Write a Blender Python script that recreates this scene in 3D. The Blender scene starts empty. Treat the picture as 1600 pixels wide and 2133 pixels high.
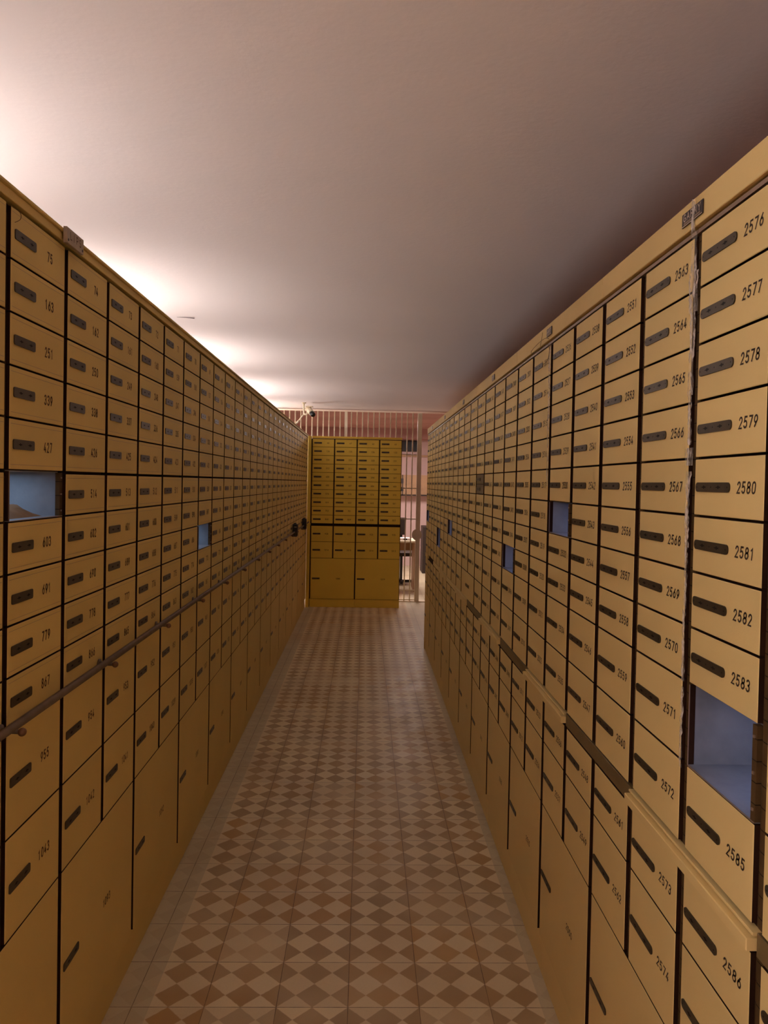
import bpy, math, random
from mathutils import Vector, Matrix
random.seed(7)
S = bpy.context.scene
COL = S.collection

# ------------------------------------------------------------------ camera, world, light, exposure
F_PX, PITCH, YAW, ROLL, CY = 1556.1, .0203, .0254, .0195, 1037.8
cd = bpy.data.cameras.new('camera'); cam = bpy.data.objects.new('camera', cd); COL.objects.link(cam)
cd.sensor_fit = 'VERTICAL'; cd.sensor_height = 24.0; cd.sensor_width = 18.0
cd.lens = F_PX / 2133 * 24.0
cd.shift_y = -(1066.5 - CY) / 2133
cd.clip_start = .01
fwd = Vector((math.sin(YAW) * math.cos(PITCH), math.cos(YAW) * math.cos(PITCH), -math.sin(PITCH)))
rgt = Vector((math.cos(YAW), -math.sin(YAW), 0)); upv = rgt.cross(fwd)
r2 = rgt * math.cos(ROLL) + upv * math.sin(ROLL)
u2 = upv * math.cos(ROLL) - rgt * math.sin(ROLL)
cam.matrix_world = Matrix(((r2.x, u2.x, -fwd.x, 0), (r2.y, u2.y, -fwd.y, 0), (r2.z, u2.z, -fwd.z, 1.5), (0, 0, 0, 1)))
S.camera = cam
w = bpy.data.worlds.new('world'); S.world = w; w.use_nodes = True
w.node_tree.nodes['Background'].inputs[0].default_value = (.9, .6, .45, 1)
w.node_tree.nodes['Background'].inputs[1].default_value = .0
S.view_settings.view_transform = 'Standard'; S.view_settings.look = 'None'
S.view_settings.exposure = 0.85; S.view_settings.gamma = 1; S.view_settings.use_curve_mapping = False
S.cycles.max_bounces = 10; S.cycles.diffuse_bounces = 8

TUBE_E = 132.0                      # strength of the fluorescent tubes behind the left bank
TUBE_C = (1.0, .92, .905)
TUBES = [(-1.75, .8), (0.10, .8), (1.92, .66), (3.62, .78), (5.45, .9), (7.42, 1.05), (9.02, .6)]
TUBE_X, TUBE_Z = -1.52, 1.934
FAR_E = 52.0
FILL_E = 2.0
LED_E = .08

def area(name, loc, rot, sx, sy, e, c):
    l = bpy.data.lights.new(name, 'AREA'); l.shape = 'RECTANGLE'; l.size = sx; l.size_y = sy; l.energy = e; l.color = c
    o = bpy.data.objects.new(name, l); COL.objects.link(o); o.location = loc; o.rotation_euler = rot
    return o
area('added_fill_light', (-.1, -1.5, 2.38), (0, 0, 0), 1.0, .5, FILL_E, (1, .80, .62))  # invented warm fill behind the camera, added to lift the near end
area('vestibule_light', (.3, 11.3, 2.38), (0, 0, 0), 1.6, 1.2, FAR_E, (1, .82, .76))

# ------------------------------------------------------------------ materials
def lin(c):
    c = [x / 255 for x in c]
    return tuple([x / 12.92 if x <= .04045 else ((x + .055) / 1.055) ** 2.4 for x in c] + [1])
def mat(name, rgb, rough=.5, metal=0, bump=0, bscale=200, vary=0, vscale=3, rnd=0, spec=.5, darken=.75):
    m = bpy.data.materials.new(name); m.use_nodes = True
    n, l = m.node_tree.nodes, m.node_tree.links; b = n['Principled BSDF']
    b.inputs['Roughness'].default_value = rough; b.inputs['Metallic'].default_value = metal
    b.inputs['Specular IOR Level'].default_value = spec
    c = lin(rgb); b.inputs['Base Color'].default_value = c
    tc = n.new('ShaderNodeTexCoord')
    src = None
    if vary:
        no = n.new('ShaderNodeTexNoise'); no.inputs['Scale'].default_value = vscale; no.inputs['Detail'].default_value = 5
        l.new(tc.outputs['Object'], no.inputs['Vector'])
        mx = n.new('ShaderNodeMix'); mx.data_type = 'RGBA'
        mx.inputs[6].default_value = tuple([x * darken for x in c[:3]] + [1]); mx.inputs[7].default_value = c
        mr = n.new('ShaderNodeMapRange'); mr.inputs[1].default_value = .5 - .5 * vary; mr.inputs[2].default_value = .6
        l.new(no.outputs['Fac'], mr.inputs[0]); l.new(mr.outputs[0], mx.inputs[0]); src = mx.outputs[2]
    if rnd:
        oi = n.new('ShaderNodeObjectInfo'); hs = n.new('ShaderNodeHueSaturation')
        mr = n.new('ShaderNodeMapRange'); mr.inputs[3].default_value = 1 - rnd; mr.inputs[4].default_value = 1 + rnd
        l.new(oi.outputs['Random'], mr.inputs[0]); l.new(mr.outputs[0], hs.inputs['Value'])
        if src: l.new(src, hs.inputs['Color'])
        else: hs.inputs['Color'].default_value = c
        src = hs.outputs[0]
    if src: l.new(src, b.inputs['Base Color'])
    if bump:
        no = n.new('ShaderNodeTexNoise'); no.inputs['Scale'].default_value = bscale; no.inputs['Detail'].default_value = 3
        l.new(tc.outputs['Object'], no.inputs['Vector'])
        bp = n.new('ShaderNodeBump'); bp.inputs['Strength'].default_value = bump; bp.inputs['Distance'].default_value = .002
        l.new(no.outputs['Fac'], bp.inputs['Height']); l.new(bp.outputs[0], b.inputs['Normal'])
    return m
def emis(name, rgb, e):
    m = bpy.data.materials.new(name); m.use_nodes = True
    b = m.node_tree.nodes['Principled BSDF']
    b.inputs['Base Color'].default_value = (.8, .8, .8, 1)
    b.inputs['Emission Color'].default_value = tuple(rgb) + (1,); b.inputs['Emission Strength'].default_value = e
    return m
def hinge_mat(name, rgb, pitch):
    m = mat(name, rgb, .75, 0, .15, 300, .6, 30, 0, .12)
    n, l = m.node_tree.nodes, m.node_tree.links; b = n['Principled BSDF']
    tc = n.new('ShaderNodeTexCoord'); sx = n.new('ShaderNodeSeparateXYZ'); l.new(tc.outputs['Object'], sx.inputs[0])
    d = n.new('ShaderNodeMath'); d.operation = 'DIVIDE'; l.new(sx.outputs['Z'], d.inputs[0]); d.inputs[1].default_value = pitch
    f = n.new('ShaderNodeMath'); f.operation = 'FRACT'; l.new(d.outputs[0], f.inputs[0])
    lt = n.new('ShaderNodeMath'); lt.operation = 'LESS_THAN'; l.new(f.outputs[0], lt.inputs[0]); lt.inputs[1].default_value = .055
    old = b.inputs['Base Color'].links[0].from_socket
    mx = n.new('ShaderNodeMix'); mx.data_type = 'RGBA'; l.new(lt.outputs[0], mx.inputs[0]); l.new(old, mx.inputs[6])
    mx.inputs[7].default_value = lin([x * .35 for x in rgb]); l.new(mx.outputs[2], b.inputs['Base Color'])
    return m

M = {}
PAINT = (226, 202, 138)
M['paint'] = mat('cream_yellow_paint', PAINT, .6, 0, .12, 260, .55, 2.2, .03, .22, .9)
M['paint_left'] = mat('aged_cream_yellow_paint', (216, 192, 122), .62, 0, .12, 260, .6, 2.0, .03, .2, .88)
M['paint_back'] = mat('yellow_paint', (232, 202, 84), .55, 0, .12, 260, .5, 2.0, .02, .25, .9)
M['dark'] = mat('dark_brown_frame', (50, 30, 18), .8, 0, 0, 1, .5, 20, 0, .1)
M['hinge'] = hinge_mat('bronze_hinge', (84, 64, 38), .031)
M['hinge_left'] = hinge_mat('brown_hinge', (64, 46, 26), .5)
M['plate'] = mat('grey_bronze_lock_metal', (84, 74, 58), .42, .6, .1, 500, .5, 60, .12)
M['key'] = mat('keyhole_black', (10, 7, 5), .8)
M['ink'] = mat('dark_brown_number_paint', (52, 36, 22), .7)
M['ink_left'] = mat('faded_brown_number_paint', (84, 56, 28), .75)
M['olive'] = mat('olive_brown_metal', (112, 94, 58), .5, 0, .1, 300, .5, 10)
M['inner'] = mat('pale_bare_metal', (146, 150, 154), .45, .1, .1, 200, .9, 14, 0, .5, .45)
M['strip'] = mat('grey_steel_edge', (150, 128, 108), .4, .3)
M['steel'] = mat('dull_steel_tube', (112, 97, 82), .45, .5, .1, 400, .5, 30)
M['ball'] = mat('reddish_bronze', (116, 84, 60), .45, .4)
M['black'] = mat('black_plastic', (14, 12, 14), .35)
M['silver'] = mat('silver_metal', (200, 200, 205), .25, .9)
M['white'] = mat('off_white_enamel', (226, 212, 184), .45, 0, .05, 200, .4, 8, 0, .4, .9)
M['bars'] = mat('cream_bar_enamel', (222, 208, 178), .45, 0, 0, 1, .4, 6, 0, .4, .85)
M['rail_white'] = mat('white_top_rail', (236, 216, 196), .5)
M['ceil'] = mat('pinkish_white_plaster', (232, 222, 218), .9, 0, .35, 55, .5, .8, 0, .1, .93)
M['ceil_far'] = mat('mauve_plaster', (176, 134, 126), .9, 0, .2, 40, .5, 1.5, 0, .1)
M['wall'] = mat('pale_plaster', (206, 180, 176), .9, 0, .2, 60, .5, 1, 0, .1, .92)
M['brown'] = mat('dark_brown_wood', (44, 30, 22), .6, 0, .1, 100, .6, 12)
M['beige'] = mat('beige_laminate', (176, 140, 104), .5, 0, 0, 1, .5, 6)
M['yellow'] = mat('yellow_paper', (196, 136, 20), .7, 0, 0, 1, .3, 20)
M['paper'] = mat('white_paper', (225, 215, 215), .7)
M['photo'] = mat('grey_print', (84, 74, 78), .6, 0, 0, 1, .8, 60)
M['glass'] = mat('dark_window_glass', (8, 8, 10), .5)
M['kraft'] = mat('ochre_kraft_paper', (150, 108, 64), .8, 0, .3, 60, .7, 30)
M['wire'] = mat('dark_wire', (92, 66, 34), .5, .3)
M['badge'] = mat('dark_badge', (48, 38, 38), .4, .3, 0, 1, .4, 60)
M['badge_grey'] = mat('dull_grey_badge', (168, 152, 132), .5, .0, .2, 200, .7, 50)
M['letter'] = mat('pale_metal_letter', (208, 192, 176), .4, .3)
M['letter_dim'] = mat('dim_letter', (150, 130, 110), .5, .3)
M['flake'] = mat('grey_flake', (110, 95, 95), .8)

def tape_mat():
    m = bpy.data.materials.new('clear_sticky_tape'); m.use_nodes = True
    n, l = m.node_tree.nodes, m.node_tree.links; b = n['Principled BSDF']
    b.inputs['Base Color'].default_value = (.72, .66, .58, 1); b.inputs['Roughness'].default_value = .18
    tc = n.new('ShaderNodeTexCoord'); mp = n.new('ShaderNodeMapping'); mp.inputs['Scale'].default_value = (1, 1, .22)
    l.new(tc.outputs['Object'], mp.inputs[0])
    no = n.new('ShaderNodeTexNoise'); no.inputs['Scale'].default_value = 140; no.inputs['Detail'].default_value = 6
    l.new(mp.outputs[0], no.inputs['Vector'])
    cr = n.new('ShaderNodeMapRange'); cr.inputs[1].default_value = .48; cr.inputs[2].default_value = .68
    cr.inputs[3].default_value = .10; cr.inputs[4].default_value = .9
    l.new(no.outputs['Fac'], cr.inputs[0]); l.new(cr.outputs[0], b.inputs['Alpha'])
    bp = n.new('ShaderNodeBump'); bp.inputs['Strength'].default_value = .8; bp.inputs['Distance'].default_value = .003
    l.new(no.outputs['Fac'], bp.inputs['Height']); l.new(bp.outputs[0], b.inputs['Normal'])
    return m
M['tape'] = tape_mat()

def floor_mat():
    m = bpy.data.materials.new('patterned_cement_tiles'); m.use_nodes = True
    n, l = m.node_tree.nodes, m.node_tree.links; b = n['Principled BSDF']
    def V(x):
        return x
    def ma(op, a, c=None, d=None, clamp=False):
        k = n.new('ShaderNodeMath'); k.operation = op; k.use_clamp = clamp
        for i, x in enumerate((a, c, d)):
            if x is None: continue
            if isinstance(x, (int, float)): k.inputs[i].default_value = x
            else: l.new(x, k.inputs[i])
        return k.outputs[0]
    def mix(f, a, c):
        k = n.new('ShaderNodeMix'); k.data_type = 'RGBA'
        if isinstance(f, (int, float)): k.inputs[0].default_value = f
        else: l.new(f, k.inputs[0])
        for i, x in ((6, a), (7, c)):
            if isinstance(x, tuple): k.inputs[i].default_value = x
            else: l.new(x, k.inputs[i])
        return k.outputs[2]
    tc = n.new('ShaderNodeTexCoord'); sx = n.new('ShaderNodeSeparateXYZ'); l.new(tc.outputs['Object'], sx.inputs[0])
    X, Y = sx.outputs['X'], sx.outputs['Y']
    u = ma('DIVIDE', ma('ADD', X, .0215), .2045); v = ma('DIVIDE', ma('SUBTRACT', Y, 2.1061 - 4.0), .2)
    tri = lambda s: ma('ABSOLUTE', ma('SUBTRACT', ma('FRACT', ma('ADD', s, .5)), .5))
    dm = ma('ADD', tri(ma('MULTIPLY', u, 2)), tri(ma('ADD', ma('MULTIPLY', v, 2), .5)))
    def noise(sc, det=4):
        k = n.new('ShaderNodeTexNoise'); k.inputs['Scale'].default_value = sc; k.inputs['Detail'].default_value = det
        l.new(tc.outputs['Object'], k.inputs['Vector']); return k.outputs['Fac']
    dm = ma('ADD', dm, ma('MULTIPLY', ma('SUBTRACT', noise(60), .5), .06))
    dk = ma('SUBTRACT', 1, ma('DIVIDE', ma('SUBTRACT', dm, .475), .04, clamp=True), clamp=True)
    # per tile tint
    cx = n.new('ShaderNodeCombineXYZ'); l.new(ma('FLOOR', u), cx.inputs[0]); l.new(ma('FLOOR', v), cx.inputs[1])
    wn = n.new('ShaderNodeTexWhiteNoise'); wn.noise_dimensions = '3D'; l.new(cx.outputs[0], wn.inputs['Vector'])
    sc = n.new('ShaderNodeSeparateColor'); l.new(wn.outputs['Color'], sc.inputs[0])
    cu = n.new('ShaderNodeCombineXYZ'); l.new(ma('FLOOR', ma('ADD', ma('MULTIPLY', u, 2), .5)), cu.inputs[0]); l.new(ma('FLOOR', ma('MULTIPLY', v, 2)), cu.inputs[1])
    w2 = n.new('ShaderNodeTexWhiteNoise'); w2.noise_dimensions = '3D'; l.new(cu.outputs[0], w2.inputs['Vector'])
    dark = mix(sc.outputs[0], lin((176, 152, 114)), lin((194, 154, 94)))
    dark = mix(ma('MULTIPLY', w2.outputs['Value'], .5), dark, lin((160, 140, 108)))
    light = mix(sc.outputs[1], lin((236, 224, 190)), lin((222, 208, 176)))
    fade = ma('ADD', ma('MULTIPLY', ma('GREATER_THAN', sc.outputs[2], .88), .55), ma('MULTIPLY', ma('SUBTRACT', noise(2.2, 3), .42, clamp=True), 1.9), clamp=True)
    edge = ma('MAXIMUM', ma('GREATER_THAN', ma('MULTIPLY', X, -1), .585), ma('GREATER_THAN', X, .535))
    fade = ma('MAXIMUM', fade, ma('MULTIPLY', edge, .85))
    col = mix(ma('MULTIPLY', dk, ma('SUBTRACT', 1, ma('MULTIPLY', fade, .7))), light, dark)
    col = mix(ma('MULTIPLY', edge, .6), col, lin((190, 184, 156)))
    # joints
    jn = ma('ADD', .006, ma('MULTIPLY', ma('SUBTRACT', noise(25), .5), .01))
    j = ma('MAXIMUM', ma('LESS_THAN', tri(u), ma('MULTIPLY', jn, .9)), ma('LESS_THAN', tri(v), jn))
    jstr = ma('MULTIPLY', j, ma('ADD', .35, ma('MULTIPLY', noise(5), .7)), clamp=True)
    col = mix(jstr, col, lin((70, 46, 30)))
    # speckle and grime
    sp = noise(700, 2); col = mix(ma('MULTIPLY', ma('ABSOLUTE', ma('SUBTRACT', sp, .5)), 1.2, clamp=True), col, lin((130, 112, 88)))
    gr = noise(1.3, 6); col = mix(ma('MULTIPLY', ma('SUBTRACT', gr, .5, clamp=True), 1.6, clamp=True), col, lin((160, 128, 86)))
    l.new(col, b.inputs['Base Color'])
    l.new(ma('ADD', .30, ma('MULTIPLY', noise(6), .3)), b.inputs['Roughness'])
    bp = n.new('ShaderNodeBump'); bp.inputs['Strength'].default_value = .4; bp.inputs['Distance'].default_value = .001
    l.new(ma('SUBTRACT', ma('MULTIPLY', noise(90), .2), j), bp.inputs['Height']); l.new(bp.outputs[0], b.inputs['Normal'])
    return m
M['floor'] = floor_mat()

# ------------------------------------------------------------------ mesh helpers
class MB:
    def __init__(s): s.v = []; s.f = []; s.m = []
    def face(s, pts, m=0):
        i = len(s.v); s.v += [tuple(p) for p in pts]; s.f.append(tuple(range(i, i + len(pts)))); s.m.append(m)
    def box(s, x0, x1, y0, y1, z0, z1, m=0, ch=0, fm=None):
        """box; ch chamfers the -y face"""
        c = ch
        i = len(s.v)
        s.v += [(x0, y0 + c, z0), (x1, y0 + c, z0), (x1, y0 + c, z1), (x0, y0 + c, z1),
                (x0, y1, z0), (x1, y1, z0), (x1, y1, z1), (x0, y1, z1)]
        F = [(4, 7, 6, 5), (0, 4, 5, 1), (3, 2, 6, 7), (0, 3, 7, 4), (1, 5, 6, 2)]
        if c:
            s.v += [(x0 + c, y0, z0 + c), (x1 - c, y0, z0 + c), (x1 - c, y0, z1 - c), (x0 + c, y0, z1 - c)]
            F += [(8, 9, 10, 11), (0, 1, 9, 8), (1, 2, 10, 9), (2, 3, 11, 10), (3, 0, 8, 11)]
        else: F.append((0, 1, 2, 3))
        for k2, f in enumerate(F): s.f.append(tuple(i + k for k in f)); s.m.append(m if (fm is None or k2 < 5) else fm)
    def tube(s, pts, r, seg=10, m=0, cap=True):
        pts = [Vector(p) for p in pts]; rr = r if isinstance(r, (list, tuple)) else [r] * len(pts)
        base = len(s.v); prev = None
        for k, p in enumerate(pts):
            t = (pts[min(k + 1, len(pts) - 1)] - pts[max(k - 1, 0)])
            if t.length < 1e-9: t = Vector((0, 0, 1))
            t.normalize()
            a = prev - t * prev.dot(t) if prev is not None else (Vector((0, 0, 1)) if abs(t.z) < .9 else Vector((1, 0, 0))) - t * (t.z if abs(t.z) < .9 else t.x)
            a.normalize(); prev = a; bb = t.cross(a)
            for q in range(seg):
                an = 2 * math.pi * q / seg
                s.v.append(tuple(p + (a * math.cos(an) + bb * math.sin(an)) * rr[k]))
        for k in range(len(pts) - 1):
            for q in range(seg):
                a0 = base + k * seg + q; a1 = base + k * seg + (q + 1) % seg
                s.f.append((a0, a1, a1 + seg, a0 + seg)); s.m.append(m)
        if cap:
            s.f.append(tuple(base + q for q in range(seg))[::-1]); s.m.append(m)
            e = base + (len(pts) - 1) * seg
            s.f.append(tuple(e + q for q in range(seg))); s.m.append(m)
    def sphere(s, c, r, m=0, seg=12, rings=8):
        cx, cy, cz = c; base = len(s.v)
        for i in range(rings + 1):
            th = math.pi * i / rings
            for q in range(seg):
                ph = 2 * math.pi * q / seg
                s.v.append((cx + r * math.sin(th) * math.cos(ph), cy + r * math.sin(th) * math.sin(ph), cz + r * math.cos(th)))
        for i in range(rings):
            for q in range(seg):
                a = base + i * seg + q; b = base + i * seg + (q + 1) % seg
                s.f.append((a, a + seg, b + seg, b)); s.m.append(m)
    def prism(s, outline, y0, y1, m=0):
        """outline of (x,z) counter-clockwise seen from -y; front at y0"""
        n = len(outline); i = len(s.v)
        s.v += [(x, y0, z) for x, z in outline] + [(x, y1, z) for x, z in outline]
        s.f.append(tuple(i + k for k in range(n))); s.m.append(m)
        s.f.append(tuple(i + n + k for k in range(n))[::-1]); s.m.append(m)
        for k in range(n):
            a = i + k; b = i + (k + 1) % n; s.f.append((a, a + n, b + n, b)); s.m.append(m)
    def mesh(s, name, mats, smooth=False):
        me = bpy.data.meshes.new(name); me.from_pydata(s.v, [], s.f)
        for x in mats: me.materials.append(x)
        me.polygons.foreach_set('material_index', s.m)
        if smooth: me.polygons.foreach_set('use_smooth', [True] * len(s.f))
        me.update(); return me
    def build(s, name, mats, parent=None, smooth=False, **kw):
        if not isinstance(mats, (list, tuple)): mats = [mats]
        return link(name, s.mesh(name, mats, smooth), parent, **kw)
def link(name, me, parent=None, loc=None, **kw):
    o = bpy.data.objects.new(name, me); COL.objects.link(o)
    if parent: o.parent = parent
    if loc: o.location = loc
    for k, v in kw.items(): o[k] = v
    return o
def empty(name, loc, rz, label, cat, group=None):
    o = bpy.data.objects.new(name, None); COL.objects.link(o); o.location = loc; o.rotation_euler = (0, 0, rz)
    o.empty_display_size = .05
    o['label'] = label; o['category'] = cat
    if group: o['group'] = group
    return o

def rrect(x0, x1, z0, z1, r, seg=4):
    out = []
    for cx, cz, a0 in ((x0 + r, z0 + r, 180), (x1 - r, z0 + r, 270), (x1 - r, z1 - r, 0), (x0 + r, z1 - r, 90)):
        for k in range(seg + 1):
            a = math.radians(a0 + 90 * k / seg); out.append((cx + r * math.cos(a), cz + r * math.sin(a)))
    return out

# stroke font, unit box 0..1 x 0..1 (width scaled later)
def arc(cx, cy, rx, ry, a0, a1, n=8):
    return [(cx + rx * math.cos(math.radians(a0 + (a1 - a0) * k / n)), cy + ry * math.sin(math.radians(a0 + (a1 - a0) * k / n))) for k in range(n + 1)]
G = {
 '0': [arc(.5, .70, .42, .30, 0, 180) + arc(.5, .30, .42, .30, 180, 360) + [(.92, .70)]],
 '1': [[(.22, .80), (.55, 1), (.55, 0)]],
 '2': [arc(.5, .72, .40, .28, 170, -20) + [(.10, 0), (.92, 0)]],
 '3': [arc(.46, .76, .40, .24, 160, -70) + [(.46, .53)], [(.46, .53)] + arc(.46, .27, .44, .27, 70, -160)],
 '4': [[(.62, 1), (.08, .26), (.95, .26)], [(.68, .52), (.68, 0)]],
 '5': [[(.86, 1), (.2, 1), (.14, .56)] + arc(.47, .32, .42, .31, 125, -155)],
 '6': [[(.72, 1)] + arc(.5, .32, .41, .31, 160, 520, 14)],
 '7': [[(.08, 1), (.92, 1), (.38, 0)]],
 '8': [arc(.5, .76, .36, .24, 0, 360, 12), arc(.5, .27, .43, .27, 0, 360, 12)],
 '9': [[(.28, 0)] + arc(.5, .68, .41, .31, -20, -380, 14)],
 'G': [arc(.55, .5, .45, .5, 50, 310, 12) + [(.9, .45), (.6, .45)]], 'A': [[(.02, 0), (.5, 1), (.98, 0)], [(.2, .35), (.8, .35)]],
 'R': [[(.1, 0), (.1, 1), (.6, 1)] + arc(.6, .75, .32, .25, 90, -90, 6) + [(.1, .5)], [(.5, .5), (.95, 0)]],
 'N': [[(.08, 0), (.08, 1), (.92, 0), (.92, 1)]], 'Y': [[(.02, 1), (.5, .48), (.98, 1)], [(.5, .48), (.5, 0)]],
 'L': [[(.15, 1), (.15, 0), (.85, 0)]], 'I': [[(.5, 1), (.5, 0)]],
 'P': [[(.15, 0), (.15, 1), (.6, 1)] + arc(.6, .73, .3, .27, 90, -90, 6) + [(.15, .46)]],
 'S': [arc(.5, .75, .36, .25, 30, 250, 8) + arc(.5, .26, .38, .26, 80, -150, 8)],
}
def text(mb, s, xc, zc, h, wd, pitch, st, y, m, slant=0):
    """flat strokes on the -y side, centred at xc, zc"""
    n = len(s); tot = pitch * (n - 1) + wd; x0 = xc - tot / 2
    for k, ch in enumerate(s):
        ox = x0 + k * pitch
        for pl in G[ch]:
            P = [Vector((ox + st / 2 + px * (wd - st) + slant * pz * h, zc - h / 2 + st / 2 + pz * (h - st))) for px, pz in pl]
            L = []; R = []
            for i, p in enumerate(P):
                d1 = (P[i] - P[i - 1]).normalized() if i > 0 else None
                d2 = (P[i + 1] - P[i]).normalized() if i < len(P) - 1 else None
                if d1 is None: nn = Vector((-d2.y, d2.x)); k2 = 1; p = p - d2 * st * .3
                elif d2 is None: nn = Vector((-d1.y, d1.x)); k2 = 1; p = p + d1 * st * .3
                else:
                    n1 = Vector((-d1.y, d1.x)); n2 = Vector((-d2.y, d2.x)); nn = n1 + n2
                    if nn.length < .3: nn = n1; k2 = 1
                    else: nn.normalize(); k2 = min(1.8, 1 / max(.4, nn.dot(n1)))
                L.append(p + nn * st / 2 * k2); R.append(p - nn * st / 2 * k2)
            b = len(mb.v)
            mb.v += [(q.x, y, q.y) for q in L] + [(q.x, y, q.y) for q in R]; nq = len(P)
            for i in range(nq - 1):
                mb.f.append((b + i, b + nq + i, b + nq + i + 1, b + i + 1)); mb.m.append(m)

# ------------------------------------------------------------------ lock plates (shared meshes)
def lock_mesh(kind):
    b = MB()
    if kind == 'right':
        b.prism(rrect(0, .116, -.0078, .0078, .0070, 5), -.0022, 0)
        holes = (.031, .081); small = (.006, .056, .110)
    else:
        b.prism(rrect(0, .092, -.0098, .0098, .0042), -.0022, 0)
        holes = (.028, .070); small = ()
    for h in holes:
        b.face([(h + .0030 * math.cos(a * math.pi / 5), -.0025, .0030 * math.sin(a * math.pi / 5)) for a in range(10)], 1)
        b.face([(h - .010, -.0026, -.0002), (h - .003, -.0026, -.0012), (h + .007, -.0026, -.0012), (h + .007, -.0026, .0012), (h - .003, -.0026, .0012)], 1)
    for h in small:
        b.face([(h + .0014 * math.cos(a * math.pi / 4), -.0025, .0014 * math.sin(a * math.pi / 4)) for a in range(8)], 1)
    return b.mesh('lock_plate', [M['plate'], M['key']])
LOCK = {k: lock_mesh(k) for k in ('left', 'right')}

# ------------------------------------------------------------------ the deposit-box units
LROWS = [2.018, 1.915, 1.815, 1.713, 1.614, 1.513, 1.411, 1.309, 1.208, 1.107, 1.005, .789, .584]
LZ = [2.018, 1.9165, 1.815, 1.7135, 1.6125, 1.511, 1.4105, 1.3085, 1.2075, 1.1065, 1.005, .789, .584, .116]
RZ = [1.934, 1.840, 1.744, 1.648, 1.552, 1.455, 1.360, 1.265, 1.169, 1.028, .884, .845, .720, .530, .127]
BZ = [2.012, 1.9165, 1.815, 1.7135, 1.612, 1.510, 1.409, 1.307, 1.206, 1.1045, 1.003, .975, .784, .588, .099]

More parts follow.
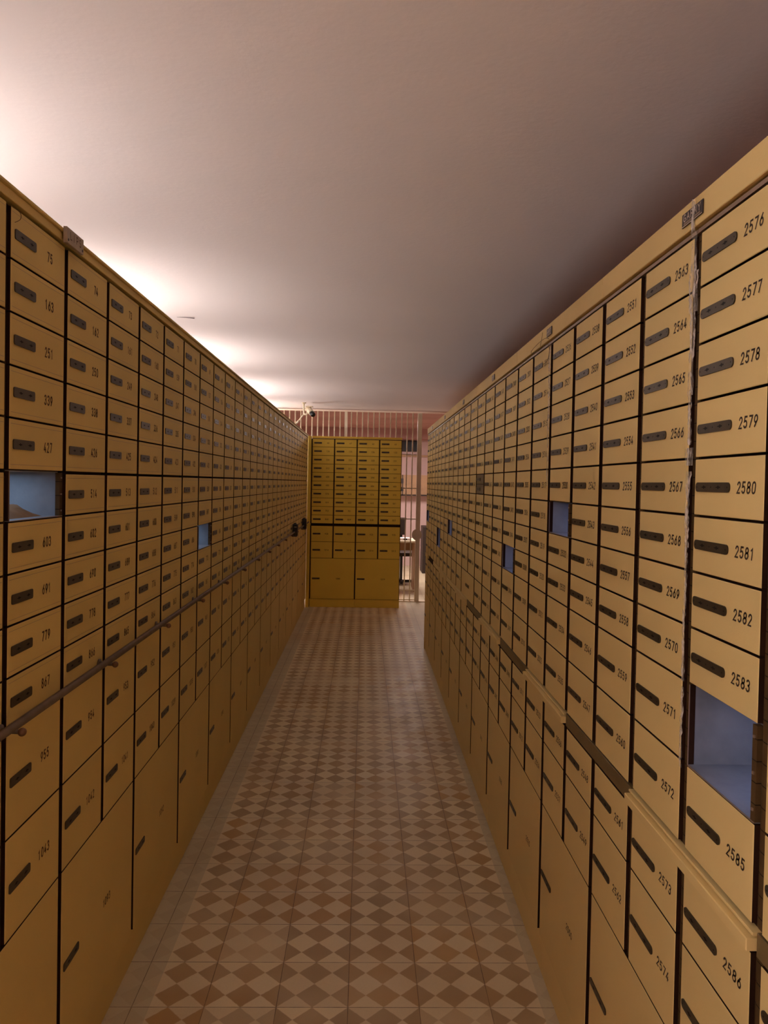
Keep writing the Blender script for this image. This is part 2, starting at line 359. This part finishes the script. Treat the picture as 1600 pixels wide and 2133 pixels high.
def unit(bank, loc, rz, w, numbers, big, label, group, open_cells=(), half_cells=(), wide_last=False):
    """numbers: (left column list of 12, right column list of 12). local x runs to the viewer's right, y into the cabinet."""
    Z = {'left': LZ, 'right': RZ, 'back': BZ}[bank]
    paint = M[{'left': 'paint_left', 'right': 'paint', 'back': 'paint_back'}[bank]]
    ink = M['ink' if bank == 'right' else 'ink_left']
    dl, dr, D = {'left': (.0165, .0045, .33), 'right': (.0145, .0145, .42), 'back': (.0075, .0075, .36)}[bank]
    g = .0021
    root = empty('deposit_box_cabinet', loc, rz, label, 'safe deposit cabinet', group)
    rows = []
    if bank == 'left': rows = [(Z[i + 1], Z[i]) for i in range(12)]
    else: rows = [(Z[i + 1], Z[i]) for i in range(10)] + [(Z[12], Z[11]), (Z[13], Z[12])]
    bigz = (Z[-1], Z[-2])
    top = {'left': 2.020, 'right': 1.944, 'back': 2.016}[bank]
    # carcass
    c = MB(); yf = .011; e0, e1 = .0006, 2 * w - .0006
    c.face([(e0, yf, Z[-1]), (e0, yf, top), (e0, D, top), (e0, D, Z[-1])])
    c.face([(e1, yf, Z[-1]), (e1, D, Z[-1]), (e1, D, top), (e1, yf, top)])
    c.face([(e0, D, Z[-1]), (e0, D, top), (e1, D, top), (e1, D, Z[-1])])
    c.face([(e0, yf, top), (e1, yf, top), (e1, D, top), (e0, D, top)])
    c.face([(e0, yf, Z[-1]), (e0, D, Z[-1]), (e1, D, Z[-1]), (e1, yf, Z[-1])])
    cuts = [top] + [r[0] for r in rows]
    prevz = top
    for r, (z0, z1) in enumerate(rows):
        if z1 < prevz - 1e-6: c.face([(e0, yf, z1), (e1, yf, z1), (e1, yf, prevz), (e0, yf, prevz)])
        for q in (0, 1):
            x0, x1 = (e0, w) if q == 0 else (w, e1)
            if (q, r) in open_cells:
                a0, a1, b0, b1 = x0 + dl, x1 - dr, z0 + .002, z1 - .002
                for rr in ((x0, a0, z0, z1), (a1, x1, z0, z1)): c.face([(rr[0], yf, rr[2]), (rr[1], yf, rr[2]), (rr[1], yf, rr[3]), (rr[0], yf, rr[3])])
                for rr in ((a0, a1, z0, b0), (a0, a1, b1, z1)): c.face([(rr[0], yf, rr[2]), (rr[1], yf, rr[2]), (rr[1], yf, rr[3]), (rr[0], yf, rr[3])], 1)
                e = D - .03
                c.face([(a0, yf, b0), (a1, yf, b0), (a1, e, b0), (a0, e, b0)], 1)
                c.face([(a0, yf, b1), (a0, e, b1), (a1, e, b1), (a1, yf, b1)], 1)
                c.face([(a0, yf, b0), (a0, e, b0), (a0, e, b1), (a0, yf, b1)], 1)
                c.face([(a1, yf, b0), (a1, yf, b1), (a1, e, b1), (a1, e, b0)], 1)
                c.face([(a0, e, b0), (a1, e, b0), (a1, e, b1), (a0, e, b1)], 1)
                # bare sill edges and the hinge leaf left behind on the right
                c.box(a0, a1, -.0005, .0015, z0 + .0004, b0, 3); c.box(a0, a1, .0016, yf, z0 + .0004, b0, 1)
                c.box(a0, a0 + .0014, -.0005, .0012, b0, b1, 3); c.box(a0 - .001, a0 + .0008, .0013, yf, b0, b1, 0)
                c.box(a1 - .012, a1 + .0005, .001, yf, b0, b1, 2)
                for t in (.12, .5, .88): c.box(a1 - .008, a1 - .004, -.001, .001, b0 + (b1 - b0) * t - .002, b0 + (b1 - b0) * t + .002, 3)
                cd = Vector(((a0 + a1) / 2 + (.05 if bank == 'right' else 0), D * (.42 if bank == 'left' else .26), b1 - .004))
                wpos = Matrix.Rotation(rz, 3, 'Z') @ cd + Vector(loc)
                area('box_light', wpos, (0, 0, rz), (a1 - a0) * (.7 if bank == 'left' else .35), .14, LED_E * (1.6 if bank == 'left' else .85), (.46, .66, 1.0) if bank == 'left' else (.30, .45, 1.0))
            else:
                c.face([(x0, yf, z0), (x1, yf, z0), (x1, yf, z1), (x0, yf, z1)])
        prevz = z0
    c.face([(e0, yf, bigz[0]), (e1, yf, bigz[0]), (e1, yf, prevz), (e0, yf, prevz)])
    c.build('carcass', [M['dark'], M['inner'], M['hinge'], M['strip']], root)
    # plinth, fascia
    b = MB(); b.box(e0, e1, .012 if bank != 'back' else .004, D, .001, Z[-1] - .003); b.build('plinth', paint, root)
    b = MB()
    if bank == 'left':
        b.box(.0006, 2 * w - .0006, -.004, .05, 2.0235, 2.042, 0, .001); b.box(e0, e1, -.009, .052, 2.0425, 2.0500, 0, .0015)
    elif bank == 'right':
        b.box(.0006, 2 * w - .0006, -.006, .045, 1.947, 1.9965, 0, .0012); b.box(e0, e1, .0005, .01, 1.936, 1.943, 1)
    else:
        b.box(e0, e1, -.006, .05, 2.0195, 2.045, 0, .0015)
    b.build('fascia', [paint, M['strip']], root)
    if bank == 'left':
        b = MB(); b.box(e0, e1, .055, .063, 2.0205, 2.0895); b.build('added_light_stop', M['dark'], root)  # unseen board, added to cut the tube light off the right of the ceiling
    if bank == 'back':
        b = MB(); b.box(e0, e1, -.002, .01, .983, .989); b.build('divider_bar', M['dark'], root)
    # hinge strips
    hx0, hx1 = {'left': (-.003, .0155), 'right': (-.0125, .0125), 'back': (-.006, .006)}[bank]
    hr = {'left': .0060, 'right': .0058, 'back': .0025}[bank]
    hm = M['hinge_left'] if bank != 'right' else M['hinge']
    for q in (0, 1):
        zb = Z[-1] if q == 0 else bigz[1] - .006
        secs = [(zb, Z[0] - .001)] if bank == 'left' else [(zb, Z[11]), (Z[10], Z[0])]
        if wide_last and q == 1: secs = [(zb, Z[11]), (Z[9] - .004, Z[0])]
        for z0, z1 in secs:
            b = MB(); cx = q * w + (hx0 + hx1) / 2; hw = (hx1 - hx0) / 2
            ol = [(cx - hw, .0105), (cx - hw * .9, hr + .0016), (cx - hw * .4, hr), (cx + hw * .4, hr), (cx + hw * .9, hr + .0016), (cx + hw, .0105)]
            i = len(b.v); n = len(ol)
            b.v += [(x, y, z0) for x, y in ol] + [(x, y, z1) for x, y in ol]
            for k in range(n - 1): b.f.append((i + k, i + k + 1, i + n + k + 1, i + n + k)); b.m.append(0)
            b.f.append((i + n - 1, i, i + n, i + 2 * n - 1)); b.m.append(0)
            b.f.append(tuple(i + k for k in range(n))[::-1]); b.m.append(0); b.f.append(tuple(i + n + k for k in range(n))); b.m.append(0)
            b.build('hinge_strip', hm, root)
    # doors
    ps = {'left': .029, 'right': .0225, 'back': .025}[bank]
    ns = {'left': .190, 'right': .185, 'back': .190}[bank]
    hgt, wd, pit, st = {'left': (.0225, .0130, .0150, .0034), 'right': (.0190, .0128, .0145, .0029), 'back': (.0205, .0120, .0140, .0030)}[bank]
    lock = LOCK['right' if bank == 'right' else 'left']
    def door(x0, x1, z0, z1, num, px, nx, mt=None, extra=None):
        b = MB(); b.box(x0, x1, 0, .0105, z0, z1, 3, .0011, 0)
        if mt is None and bank == 'left' and z1 - z0 < .12:   # faint ruled line near the edges of the old doors
            for zz in (z0 + .009, z1 - .009): b.face([(x0 + .004, -.0002, zz - .0004), (x1 - .004, -.0002, zz - .0004), (x1 - .004, -.0002, zz + .0004), (x0 + .004, -.0002, zz + .0004)], 2)
        zc = (z0 + z1) / 2
        if num: text(b, str(num), nx, zc, hgt, wd, pit, st, -.0004, 1, .12 if bank == 'right' else 0)
        d = b.build('door', [mt or paint, ink, M['strip'], M['dark']], root)
        if px is not None: link('lock_plate', lock, d, (px, -.0002, zc))
        return d
    for q in (0, 1):
        for r, (z0, z1) in enumerate(rows):
            if (q, r) in open_cells: continue
            if wide_last and r == 9: continue
            gt = g + (.003 if (bank == 'left' and r == 5) else 0); gb = g
            X0, X1 = q * w + dl, (q + 1) * w - dr
            if (q, r) in half_cells:
                zm = (z0 + z1) / 2
                for a, bb in ((z0 + g, zm - .001), (zm + .001, z1 - g)):
                    d = door(X0, X1, a, bb, None, q * w + ps, None, M['olive']); d['label'] = 'dark olive half-height door'
                continue
            door(X0, X1, z0 + gb, z1 - gt, numbers[q][r], q * w + ps, q * w + ns)
    if wide_last:
        door(dl, 2 * w - dr, Z[10] + g, Z[9] - g, numbers[0][9], .19, .30)
    door(dl, 2 * w - dr, bigz[0] + g, bigz[1] - g, big, ps, {'left': .322, 'right': .330, 'back': .334}[bank])
    return root

AL, AR, WL, WR = .685, .5588, .2745, .2487
BL0, BR0 = 1.4385, 1.2683
ORD = ['first', 'second', 'third', 'fourth', 'fifth', 'sixth', 'seventh', 'eighth', 'ninth', 'tenth', 'eleventh', 'twelfth', 'thirteenth', 'fourteenth', 'fifteenth']
for k in range(-1, 14):
    y0 = BL0 + (2 * k - 1) * WL; a = 76 - 2 * k
    op = {0: {(1, 5)}, 3: {(1, 7)}}.get(k, set())
    extra = {0: 'left-bank deposit box unit nearest the camera, door under 427 missing',
             1: 'left-bank cream deposit box unit headed 74 and 73, under the riveted maker badge',
             3: 'left-bank deposit box unit headed 70 and 69, one box open and glowing pale blue'}.get(k,
             'left-bank cream deposit box unit headed %d and %d, %s one from the near end' % (a, a - 1, ORD[max(k, 0)]))
    if k == -1: extra = 'left-bank deposit box unit headed 78 and 77, beside the camera'
    unit('left', (-AL, y0, 0), math.pi / 2, WL, ([a + 88 * r for r in range(12)], [a - 1 + 88 * r for r in range(12)]), 1056 + a // 2,
         extra, 'deposit box cabinets in the left bank', op)
for p in range(-2, 11):
    yl = BR0 + (2 * p + 2) * WR
    na, nb = 2551 - 25 * p, 2563 - 25 * p
    op = {-1: {(0, 8)}, 1: {(0, 5)}, 3: {(1, 7)}, 7: {(1, 7)}, 8: {(0, 8)}, 10: {(0, 7)}}.get(p, set())
    hf = {4: {(0, 4)}}.get(p, set())
    extra = {-2: 'right-bank deposit box unit beside the camera, headed 2601',
             -1: 'right-bank deposit box unit headed 2576, doorless box above 2585 glowing blue',
             0: 'right-bank deposit box unit whose top doors read 2551 and 2563',
             1: 'right-bank deposit box unit headed 2526 and 2538, doorless lit box below 2530',
             2: 'right-bank deposit box unit between the two units holding lit open boxes',
             3: 'right-bank deposit box unit with the lower blue-lit open box, headed 2476 and 2488',
             4: 'right-bank deposit box unit with two small dark olive half-height doors',
             5: 'right-bank deposit box unit with one double-width door above the shelf line',
             10: 'farthest right-bank deposit box unit, beside the open gateway'}.get(p,
             'right-bank cream deposit box unit headed %d, %s from the near end' % (na, ORD[p + 1]))
    unit('right', (AR, yl, 0), -math.pi / 2, WR, ([na + r for r in range(12)], [nb + r for r in range(12)]), 2575 - 25 * p,
         extra, 'deposit box cabinets in the right bank', op, hf, p == 5)
XB, WB, YB = -.6426, .2687, 8.94
for k in range(2):
    a = 48 - 2 * k
    unit('back', (XB + 2 * k * WB, YB, 0), 0, WB, ([a + 88 * r for r in range(12)], [a - 1 + 88 * r for r in range(12)]), 1056 + a // 2,
         ['yellow deposit box unit facing the camera at the aisle end, beside the corner post',
          'yellow deposit box unit facing the camera at the aisle end, beside the barred gate'][k], 'deposit box cabinets across the aisle end')
b = MB(); b.box(-.688, -.6505, 8.9, 9.3, .001, 2.044, 0, .004)
o = b.build('corner_post', M['paint_back']); o['label'] = 'narrow yellow steel corner post between the left bank and the end cabinets'; o['category'] = 'post'

# ------------------------------------------------------------------ badges on the fascias
def badge(name, y, z, x, rz, wd, h, s, mats, lab, t=.002, proud=.007, group=None):
    b = MB(); b.box(-wd / 2, wd / 2, -proud - t, -proud, z - h / 2, z + h / 2, 0, .0006)
    yy = -proud - t - .0004
    text(b, s, 0, z + h * .12, h * .58, wd * .155, wd * .178, h * .09, yy, 1)
    b.box(-wd / 2 + wd * .1, wd / 2 - wd * .1, yy, yy + .0003, z - h * .36, z - h * .22, 2)
    for zz in (z - h / 2 + .0006, ): b.box(-wd / 2, wd / 2, yy - .0005, yy, zz - .0006, zz + .0006, 1)
    o = b.build(name, mats); o.location = (x, y, 0); o.rotation_euler = (0, 0, rz)
    o['label'] = lab; o['category'] = 'badge'
    if group: o['group'] = group
    return o
places = ['large black badge with pale letters on the right fascia beside 2576',
          'small grey-black badge on the right fascia behind the dangling wire loop',
          'small badge on the right fascia, third one from the near end',
          'tiny badge on the right fascia, fourth one from the near end',
          'tiny badge on the right fascia, fifth one from the near end',
          'farthest tiny badge on the right fascia, beside the gateway']
for k in range(6):
    badge('maker_badge', BR0 + 4 * k * WR + .006, 1.970, AR, -math.pi / 2, .080 if k == 0 else .060, .0235, 'GARNY', [M['badge'], M['letter'], M['letter_dim']], places[k], group='badges on the right fascia')
b = MB(); b.box(-.048, .048, -.018, -.0095, 2.017, 2.0525, 0, .001)
text(b, 'LIPS', 0, 2.037, .018, .013, .0175, .0022, -.0183, 1)
for sx in (-.041, .041): b.tube([(sx, -.0188, 2.025), (sx, -.018, 2.025)], .003, 8, 2)
o = b.build('riveted_badge', [M['badge_grey'], M['ink_left'], M['badge']]); o.location = (-AL, 1.723, 0); o.rotation_euler = (0, 0, math.pi / 2)
o['label'] = 'dull grey riveted name badge on the left fascia above door 74'; o['category'] = 'badge'

# ------------------------------------------------------------------ pull-out shelves of the right bank
for j in range(-1, 11):
    yl = BR0 + (2 * j + 1) * WR; y_lo = BR0 + (2 * j - 1) * WR; W2 = 2 * WR
    if j == 10: pass
    b = MB(); mode = 'out' if j in (0, 2, 4) else ('flush' if j <= 5 else 'far')
    if mode == 'out':
        b.box(.002, W2 - .002, -.013, .0105, .8535, .8715, 0, .0015); b.box(.002, W2 - .002, -.004, .0105, .8745, .8795, 0, .001)
        lab = {0: 'nearest pulled-out cream shelf under doors 2572 and 2585', 2: 'second pulled-out cream shelf, beneath the doors headed 2526', 4: 'third pulled-out cream shelf along the right bank'}[j]
        m_ = M['paint']
    elif mode == 'flush':
        b.box(.001, W2 - .001, .0005, .0105, .8475, .8815, 0, .001)
        lab = {-1: 'closed olive shelf front beside the camera', 1: 'closed olive shelf front between the first two pulled-out shelves', 3: 'closed olive shelf front between the second and third pulled-out shelves', 5: 'closed olive shelf front just past the third pulled-out shelf'}[j]
        m_ = M['olive']
    else:
        pr = .006 if j % 2 == 0 else .001
        b.box(.001, W2 - .001, -pr, .0105, .848, .881, 0, .0015)
        lab = 'cream shelf front in the far part of the right bank, %s from the gateway' % {6: 'fifth', 7: 'fourth', 8: 'third', 9: 'second', 10: 'first'}[j]
        m_ = M['paint']
    if j == 10:
        b = MB(); b.box(.001, W2 - .001, -.004, .0105, .848, .881, 0, .0015)
    o = b.build('pull_out_shelf', m_); o.location = (AR, yl if j < 10 else BR0 + 22 * WR - .0, 0); o.rotation_euler = (0, 0, -math.pi / 2)
    if j == 10: o.scale = (.5, 1, 1)
    o['label'] = lab; o['category'] = 'shelf'; o['group'] = 'shelf fronts along the right bank'
b = MB(); b.box(AR + .002, AR + .42, BR0 + 22 * WR + .0132, BR0 + 22 * WR + .026, .001, 1.9965)
o = b.build('end_panel', M['paint']); o['label'] = 'cream steel side panel closing the far end of the right bank'; o['category'] = 'panel'

# ------------------------------------------------------------------ rail along the left bank
root = empty('handrail', (-.660, 1.4, 1.0225), 0, 'dull steel round rail running along the left bank at waist height', 'rail')
b = MB(); b.tube([(0, -1.6, 0), (0, 7.42, 0)], .0085, 16); b.build('rail_tube', M['steel'], root, True)
for k in range(-1, 14):
    y = 1.424 + .5275 * k - 1.4
    b = MB(); b.tube([(-.0235, y, -.006), (-.006, y, -.0065), (.012, y, -.0075)], .0048, 10)
    b.tube([(-.0245, y, -.006), (-.0205, y, -.006)], .012, 12)
    br = b.build('rail_bracket', M['steel'], root, True)
    b = MB(); b.sphere((.0185, y, -.008), .0082); b.build('ball_cap', M['ball'], br, True)
for k, (y, lab) in enumerate([(7.07, 'black block with silver band on the rail, nearer of two'), (8.12, 'plain black block on the rail by the corner, farther of two')]):
    root = empty('rail_stop', (-.655, y, 1.03), 0, lab, 'rail stop')
    b = MB(); b.box(-.022, .026, -.03, .03, -.042, .066, 0, .004); b.build('body', M['black'], root)
    b = MB(); b.tube([(0, 0, .066), (0, 0, .078)], [.016, .010], 12); b.build('cap', M['black'], root)
    b = MB(); b.box(-.018 if k else -.006, .018, -.0325, -.030, .036 if k == 0 else .044, .044 if k == 0 else .047); b.build('band', M['silver' if k == 0 else 'steel'], root)
    b = MB(); b.box(-.028, .02, -.036, .036, -.052, -.042, 0, .002); b.build('foot', M['steel'], root)

# ------------------------------------------------------------------ fluorescent tubes hidden behind the left bank
tm = emis('lit_tube', TUBE_C, TUBE_E)
for i, (yc, L) in enumerate(TUBES):
    lab = ['fluorescent tube lamp behind the left bank, %s in the row' % ORD[i]][0]
    root = empty('tube_lamp', (TUBE_X, yc, TUBE_Z), 0, lab, 'lamp', 'tube lamps behind the left bank')
    b = MB(); b.tube([(0, -L / 2, 0), (0, L / 2, 0)], .0095, 12); b.build('tube', tm, root, True)
    b = MB(); b.box(-.024, .024, -L / 2 - .03, L / 2 + .03, -.055, -.022); b.box(-.012, .012, -L / 2 - .03, -L / 2 - .004, -.03, .014); b.box(-.012, .012, L / 2 + .004, L / 2 + .03, -.03, .014)
    b.box(-.879, -.01, -.02, .02, -.05, -.035)
    b.build('batten', M['white'], root)

# ------------------------------------------------------------------ room shell
def slab(name, x0, x1, y0, y1, z0, z1, m):
    b = MB(); b.box(x0, x1, y0, y1, z0, z1); o = b.build(name, m); o['kind'] = 'structure'; return o
XLW, XRW, YN, YG, YF, ZC = -2.40, 1.12, -2.2, 9.45, 13.6, 2.42
b = MB(); b.box(XLW, 2.6, YN, YF, -.1, 0); o = b.build('floor', M['floor']); o['kind'] = 'structure'
slab('ceiling', XLW, XRW, YN, YG + .03, ZC, ZC + .1, M['ceil'])
slab('wall_left', XLW - .1, XLW, YN, YG, 0, ZC, M['wall'])
slab('wall_right', XRW, XRW + .1, YN, YG + .0, 0, ZC, M['wall'])
slab('wall_near', XLW, XRW, YN - .1, YN, 0, ZC, M['wall'])
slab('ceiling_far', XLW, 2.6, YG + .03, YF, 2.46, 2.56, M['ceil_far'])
slab('trim_1', XLW, XRW, YG - .012, YG + .03, 2.392, 2.412, M['rail_white'])
slab('wall_far', XLW, 2.6, YF, YF + .1, 0, 2.56, M['wall'])
slab('wall_far_left', XLW - .1, XLW, YG, YF, 0, 2.56, M['wall'])
slab('wall_far_right', 2.6, 2.7, YG, YF, 0, 2.56, M['wall'])
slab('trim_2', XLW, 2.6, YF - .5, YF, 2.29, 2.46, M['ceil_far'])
slab('trim_3', .45, 1.8, YF - .035, YF, 1.985, 2.02, M['beige'])

# ------------------------------------------------------------------ barred partition and gate post
root = empty('barred_partition', (0, YG, 0), 0, 'cream steel bar partition from floor to ceiling behind the end cabinets', 'partition')
xs = [.588 - .0707 * k for k in range(42) if abs(.588 - .0707 * k + .257) > .02]
for x in xs:
    b = MB(); b.tube([(x, 0, .012), (x, 0, 2.392)], .0075, 8); b.build('bar', M['bars'], root, True)
b = MB(); b.box(-.275, -.240, -.015, .015, .001, 2.392); b.build('post', M['bars'], root)
b = MB(); b.box(.648, .704, -.02, .02, .001, 2.392, 0, .003); b.build('post', M['bars'], root)
for z in (1.864, 1.44, 1.051, .146, .025):
    b = MB(); b.box(-2.39, .648, -.005, .005, z - .006, z + .006); b.build('cross_bar', M['bars'], root)
b = MB()
b.prism([(.662 + .062 * math.cos(a * math.pi / 14), .855 + .072 * math.sin(a * math.pi / 14)) for a in range(28)], -.036, -.024)
b.build('lock_disc', M['bars'], root)
b = MB(); b.box(.45, 1.1, YG - .04, YG + .05, .0005, .012); o = b.build('threshold', M['white']); o['label'] = 'pale strip across the floor under the open gateway'; o['category'] = 'threshold'

# ------------------------------------------------------------------ security camera on the ceiling
root = empty('security_camera', (-.735, 8.75, ZC), 0, 'beige bullet security camera hanging from the ceiling above the left bank end', 'camera')
b = MB(); b.tube([(0, 0, 0), (0, 0, -.012)], .026, 16); b.tube([(0, 0, -.012), (.002, 0, -.075), (.004, 0, -.135)], .0115, 12)
b.tube([(.004, 0, -.13), (.03, -.005, -.142), (.055, -.01, -.115)], .012, 12)
b.build('bracket', M['white'], root, True)
b = MB(); b.tube([(.045, .05, -.055), (.065, 0, -.085), (.100, -.08, -.128)], [.030, .034, .034], 16); b.build('housing', M['white'], root)
b = MB(); b.box(.028, .105, -.03, .06, -.050, -.040); b.build('sun_shield', M['white'], root)
b = MB(); b.tube([(.100, -.08, -.128), (.122, -.12, -.152)], [.027, .027], 16); b.build('lens_hood', M['black'], root, True)
b = MB(); b.tube([(.004, 0, -.135), (-.02, -.004, -.165), (-.055, -.008, -.215)], .0085, 10); b.tube([(-.055, -.008, -.215), (-.075, -.01, -.240)], .0125, 10); b.tube([(-.075, -.01, -.240), (-.100, -.012, -.262)], .009, 10)
b.build('cable', M['white'], root, True)

# ------------------------------------------------------------------ the room beyond the bars
def thing(b, name, m, lab, cat, loc=(0, 0, 0), smooth=False):
    o = b.build(name, m, None, smooth); o.location = loc; o['label'] = lab; o['category'] = cat; return o
root = empty('wall_vent', (.83, YF, 2.18), 0, 'black opening with pale frame high on the far wall beyond the bars', 'vent')
b = MB(); b.box(-.25, .14, -.03, -.002, -.10, .10); b.build('frame', M['brown'], root)
b = MB(); b.box(-.13, .12, -.034, -.0305, -.075, .075); b.build('opening', M['glass'], root)
root = empty('notice_cabinet', (.85, YF, 1.47), 0, 'beige wall cabinet with pinned papers beyond the barred gate', 'cabinet')
b = MB(); b.box(-.45, .42, -.20, -.001, -.19, .185); b.build('case', M['beige'], root)
b = MB(); b.box(-.19, -.175, -.215, -.2, -.19, .185); b.box(-.45, .42, -.215, -.2, -.19, -.165); b.build('frame', M['brown'], root)
for (x0, x1, z0, z1, m_, nm) in ((-.315, -.265, -.09, .12, 'yellow', 'yellow_sheet'), (-.235, -.165, .03, .12, 'photo', 'grey_print'), (-.235, -.165, -.11, -.035, 'glass', 'black_print')):
    b = MB(); b.box(x0 + .0, x1 + .0, -.204, -.2005, z0, z1); b.build(nm, M[m_], root)
root = empty('desk', (.45, 10.6, 0), 0, 'beige desk with a pale edge standing beyond the barred partition', 'desk')
b = MB(); b.box(-.6, .28, -.3, .3, .68, .705); b.build('desktop', M['white'], root)
b = MB(); b.box(-.57, .255, .20, .22, .53, .68); b.build('modesty_panel', M['beige'], root)
for x in (-.58, .245): 
    b = MB(); b.box(x, x + .02, -.28, .28, 0, .68); b.build('side_panel', M['beige'], root)
root = empty('office_chair', (.56, 11.35, 0), 0, 'dark backed office chair behind the desk beyond the bars', 'chair')
b = MB(); b.prism([(-.07, .72), (.05, .72), (.075, .98), (-.095, .98)], -.02, .02); b.build('backrest', M['brown'], root)
b = MB(); b.box(-.20, .16, -.42, .0, .43, .48); b.build('seat', M['brown'], root)
b = MB(); b.tube([(0, -.2, .05), (0, -.2, .43)], .02, 10); b.box(-.2, .2, -.22, -.18, .02, .06); b.box(-.02, .02, -.4, 0, .02, .06); b.build('base', M['black'], root)
b = MB(); b.box(-.02, .02, 0, .02, .45, .75); b.build('back_bar', M['black'], root)
b = MB(); b.box(-.11, .11, -.09, .09, 0, .03, 0, .004); b.box(-.10, -.03, -.092, -.09, .006, .022, 1); b.box(.02, .07, -.092, -.09, .006, .026, 1)
thing(b, 'document_tray', [M['paper'], M['glass']], 'white tray with dark slots on the desk beyond the bars', 'tray', (.53, 10.5, .7055))
b = MB(); b.box(-.09, .4, -.25, .25, 0, .78, 0, .006)
thing(b, 'low_cabinet', M['brown'], 'dark brown low cabinet against the side beyond the open gateway', 'cabinet', (1.07, 12.7, 0))

# ------------------------------------------------------------------ small stuff
def wire(name, pts, r, lab, cat='wire', m='wire'):
    b = MB(); P = []
    pv = [Vector(p) for p in pts]
    for i in range(len(pv) - 1):       # catmull-rom
        p0, p1, p2, p3 = pv[max(i - 1, 0)], pv[i], pv[i + 1], pv[min(i + 2, len(pv) - 1)]
        for k in range(8):
            t = k / 8; P.append(.5 * ((2 * p1) + (p2 - p0) * t + (2 * p0 - 5 * p1 + 4 * p2 - p3) * t * t + (3 * p1 - p0 - 3 * p2 + p3) * t ** 3))
    P.append(pv[-1]); b.tube(P, r, 6); o = b.build(name, M[m], None, True); o['label'] = lab; o['category'] = cat; return o
wire('wire_loop', [(.548, 2.262, 1.947), (.545, 2.30, 1.955), (.540, 2.37, 1.952), (.535, 2.44, 1.940), (.536, 2.425, 1.931), (.541, 2.37, 1.928), (.546, 2.31, 1.936), (.549, 2.262, 1.925), (.550, 2.27, 1.89), (.551, 2.33, 1.882), (.552, 2.36, 1.895)], .0007,
     'thin bent wire loop dangling from the right fascia beside the small badge')
wire('thread', [(.5505, 2.355, 1.985), (.549, 2.36, 1.965), (.548, 2.372, 1.944)], .0006, 'short dark thread stuck on the right fascia behind the wire loop', 'thread')
wire('thread', [(-.684, 1.448, 2.013), (-.676, 1.47, 2.008), (-.676, 1.472, 1.996), (-.680, 1.458, 1.985)], .0006, 'short curled thread at the top left corner of door 75', 'thread')
b = MB(); b.prism([(-.055, 0), (.0, -.0015), (.042, -.006), (.045, -.001), (0, .0006)], -.004, .004)
thing(b, 'paint_flake', M['flake'], 'thin dark paint flake hanging from the ceiling above the left bank', 'paint flake', (-1.03, 4.28, ZC - .004))

def tape(y, secs, lab, wd=.026):
    b = MB(); nx = 6
    for (z0, z1, k) in secs:
        nz = max(3, int((z1 - z0) / .006)); base = len(b.v)
        for i in range(nz + 1):
            z = z0 + (z1 - z0) * i / nz; off = .0012 * math.sin(z * 31) + random.uniform(-.0006, .0006); ww = wd * k * (.92 + .08 * math.sin(z * 57 + 1)) 
            for j in range(nx + 1):
                t = j / nx - .5
                b.v.append((AR - .0022 - (.0035 if z < 1.936 else .0078) * (1 if abs(t) < .4 else .7) - random.uniform(0, .0022), y + off + t * ww, z))
        for i in range(nz):
            for j in range(nx):
                a = base + i * (nx + 1) + j; b.f.append((a, a + 1, a + nx + 2, a + nx + 1)); b.m.append(0)
    o = b.build('sticky_tape', M['tape']); o['label'] = lab; o['category'] = 'tape'; o['group'] = 'old tape on the right bank'
    mod = o.modifiers.new('thick', 'SOLIDIFY'); mod.thickness = .0003
tape(BR0 - .001, [(1.02, 1.16, .35), (1.17, 1.40, .4), (1.40, 1.50, .6), (1.50, 1.53, .9), (1.54, 1.57, 1.25), (1.575, 1.66, .5), (1.66, 1.80, .8), (1.80, 1.87, 1.45), (1.87, 1.938, .8), (1.938, 1.992, .42)],
     'crinkled clear tape running down the hinge between 2563 and 2576')
tape(BR0 + 4 * WR, [(1.50, 1.62, .4), (1.62, 1.80, .7), (1.80, 1.93, .9)], 'crinkled clear tape on the hinge below the wire loop')

# crumpled kraft paper in the doorless box under 427
b = MB(); nx, ny = 18, 12; x0, x1 = -AL - .26, -AL - .03; y0, y1 = BL0 + .022, BL0 + WL - .04
for i in range(nx + 1):
    for j in range(ny + 1):
        u, v = i / nx, j / ny
        h = .012 + .020 * (1 - abs(2 * v - 1) ** 3) * (.55 + .45 * math.sin(u * 5 + v * 4)) + random.uniform(-.0015, .0015)
        b.v.append((x0 + (x1 - x0) * u, y0 + (y1 - y0) * v, 1.4125 + max(0, h * min(1, 6 * u, 6 * (1 - u), 6 * v, 6 * (1 - v)))))
for i in range(nx):
    for j in range(ny):
        a = i * (ny + 1) + j; b.f.append((a, a + ny + 1, a + ny + 2, a + 1)); b.m.append(0)
o = b.build('crumpled_paper', M['kraft']); o['label'] = 'crumpled ochre paper lying in the doorless box under 427'; o['category'] = 'paper'
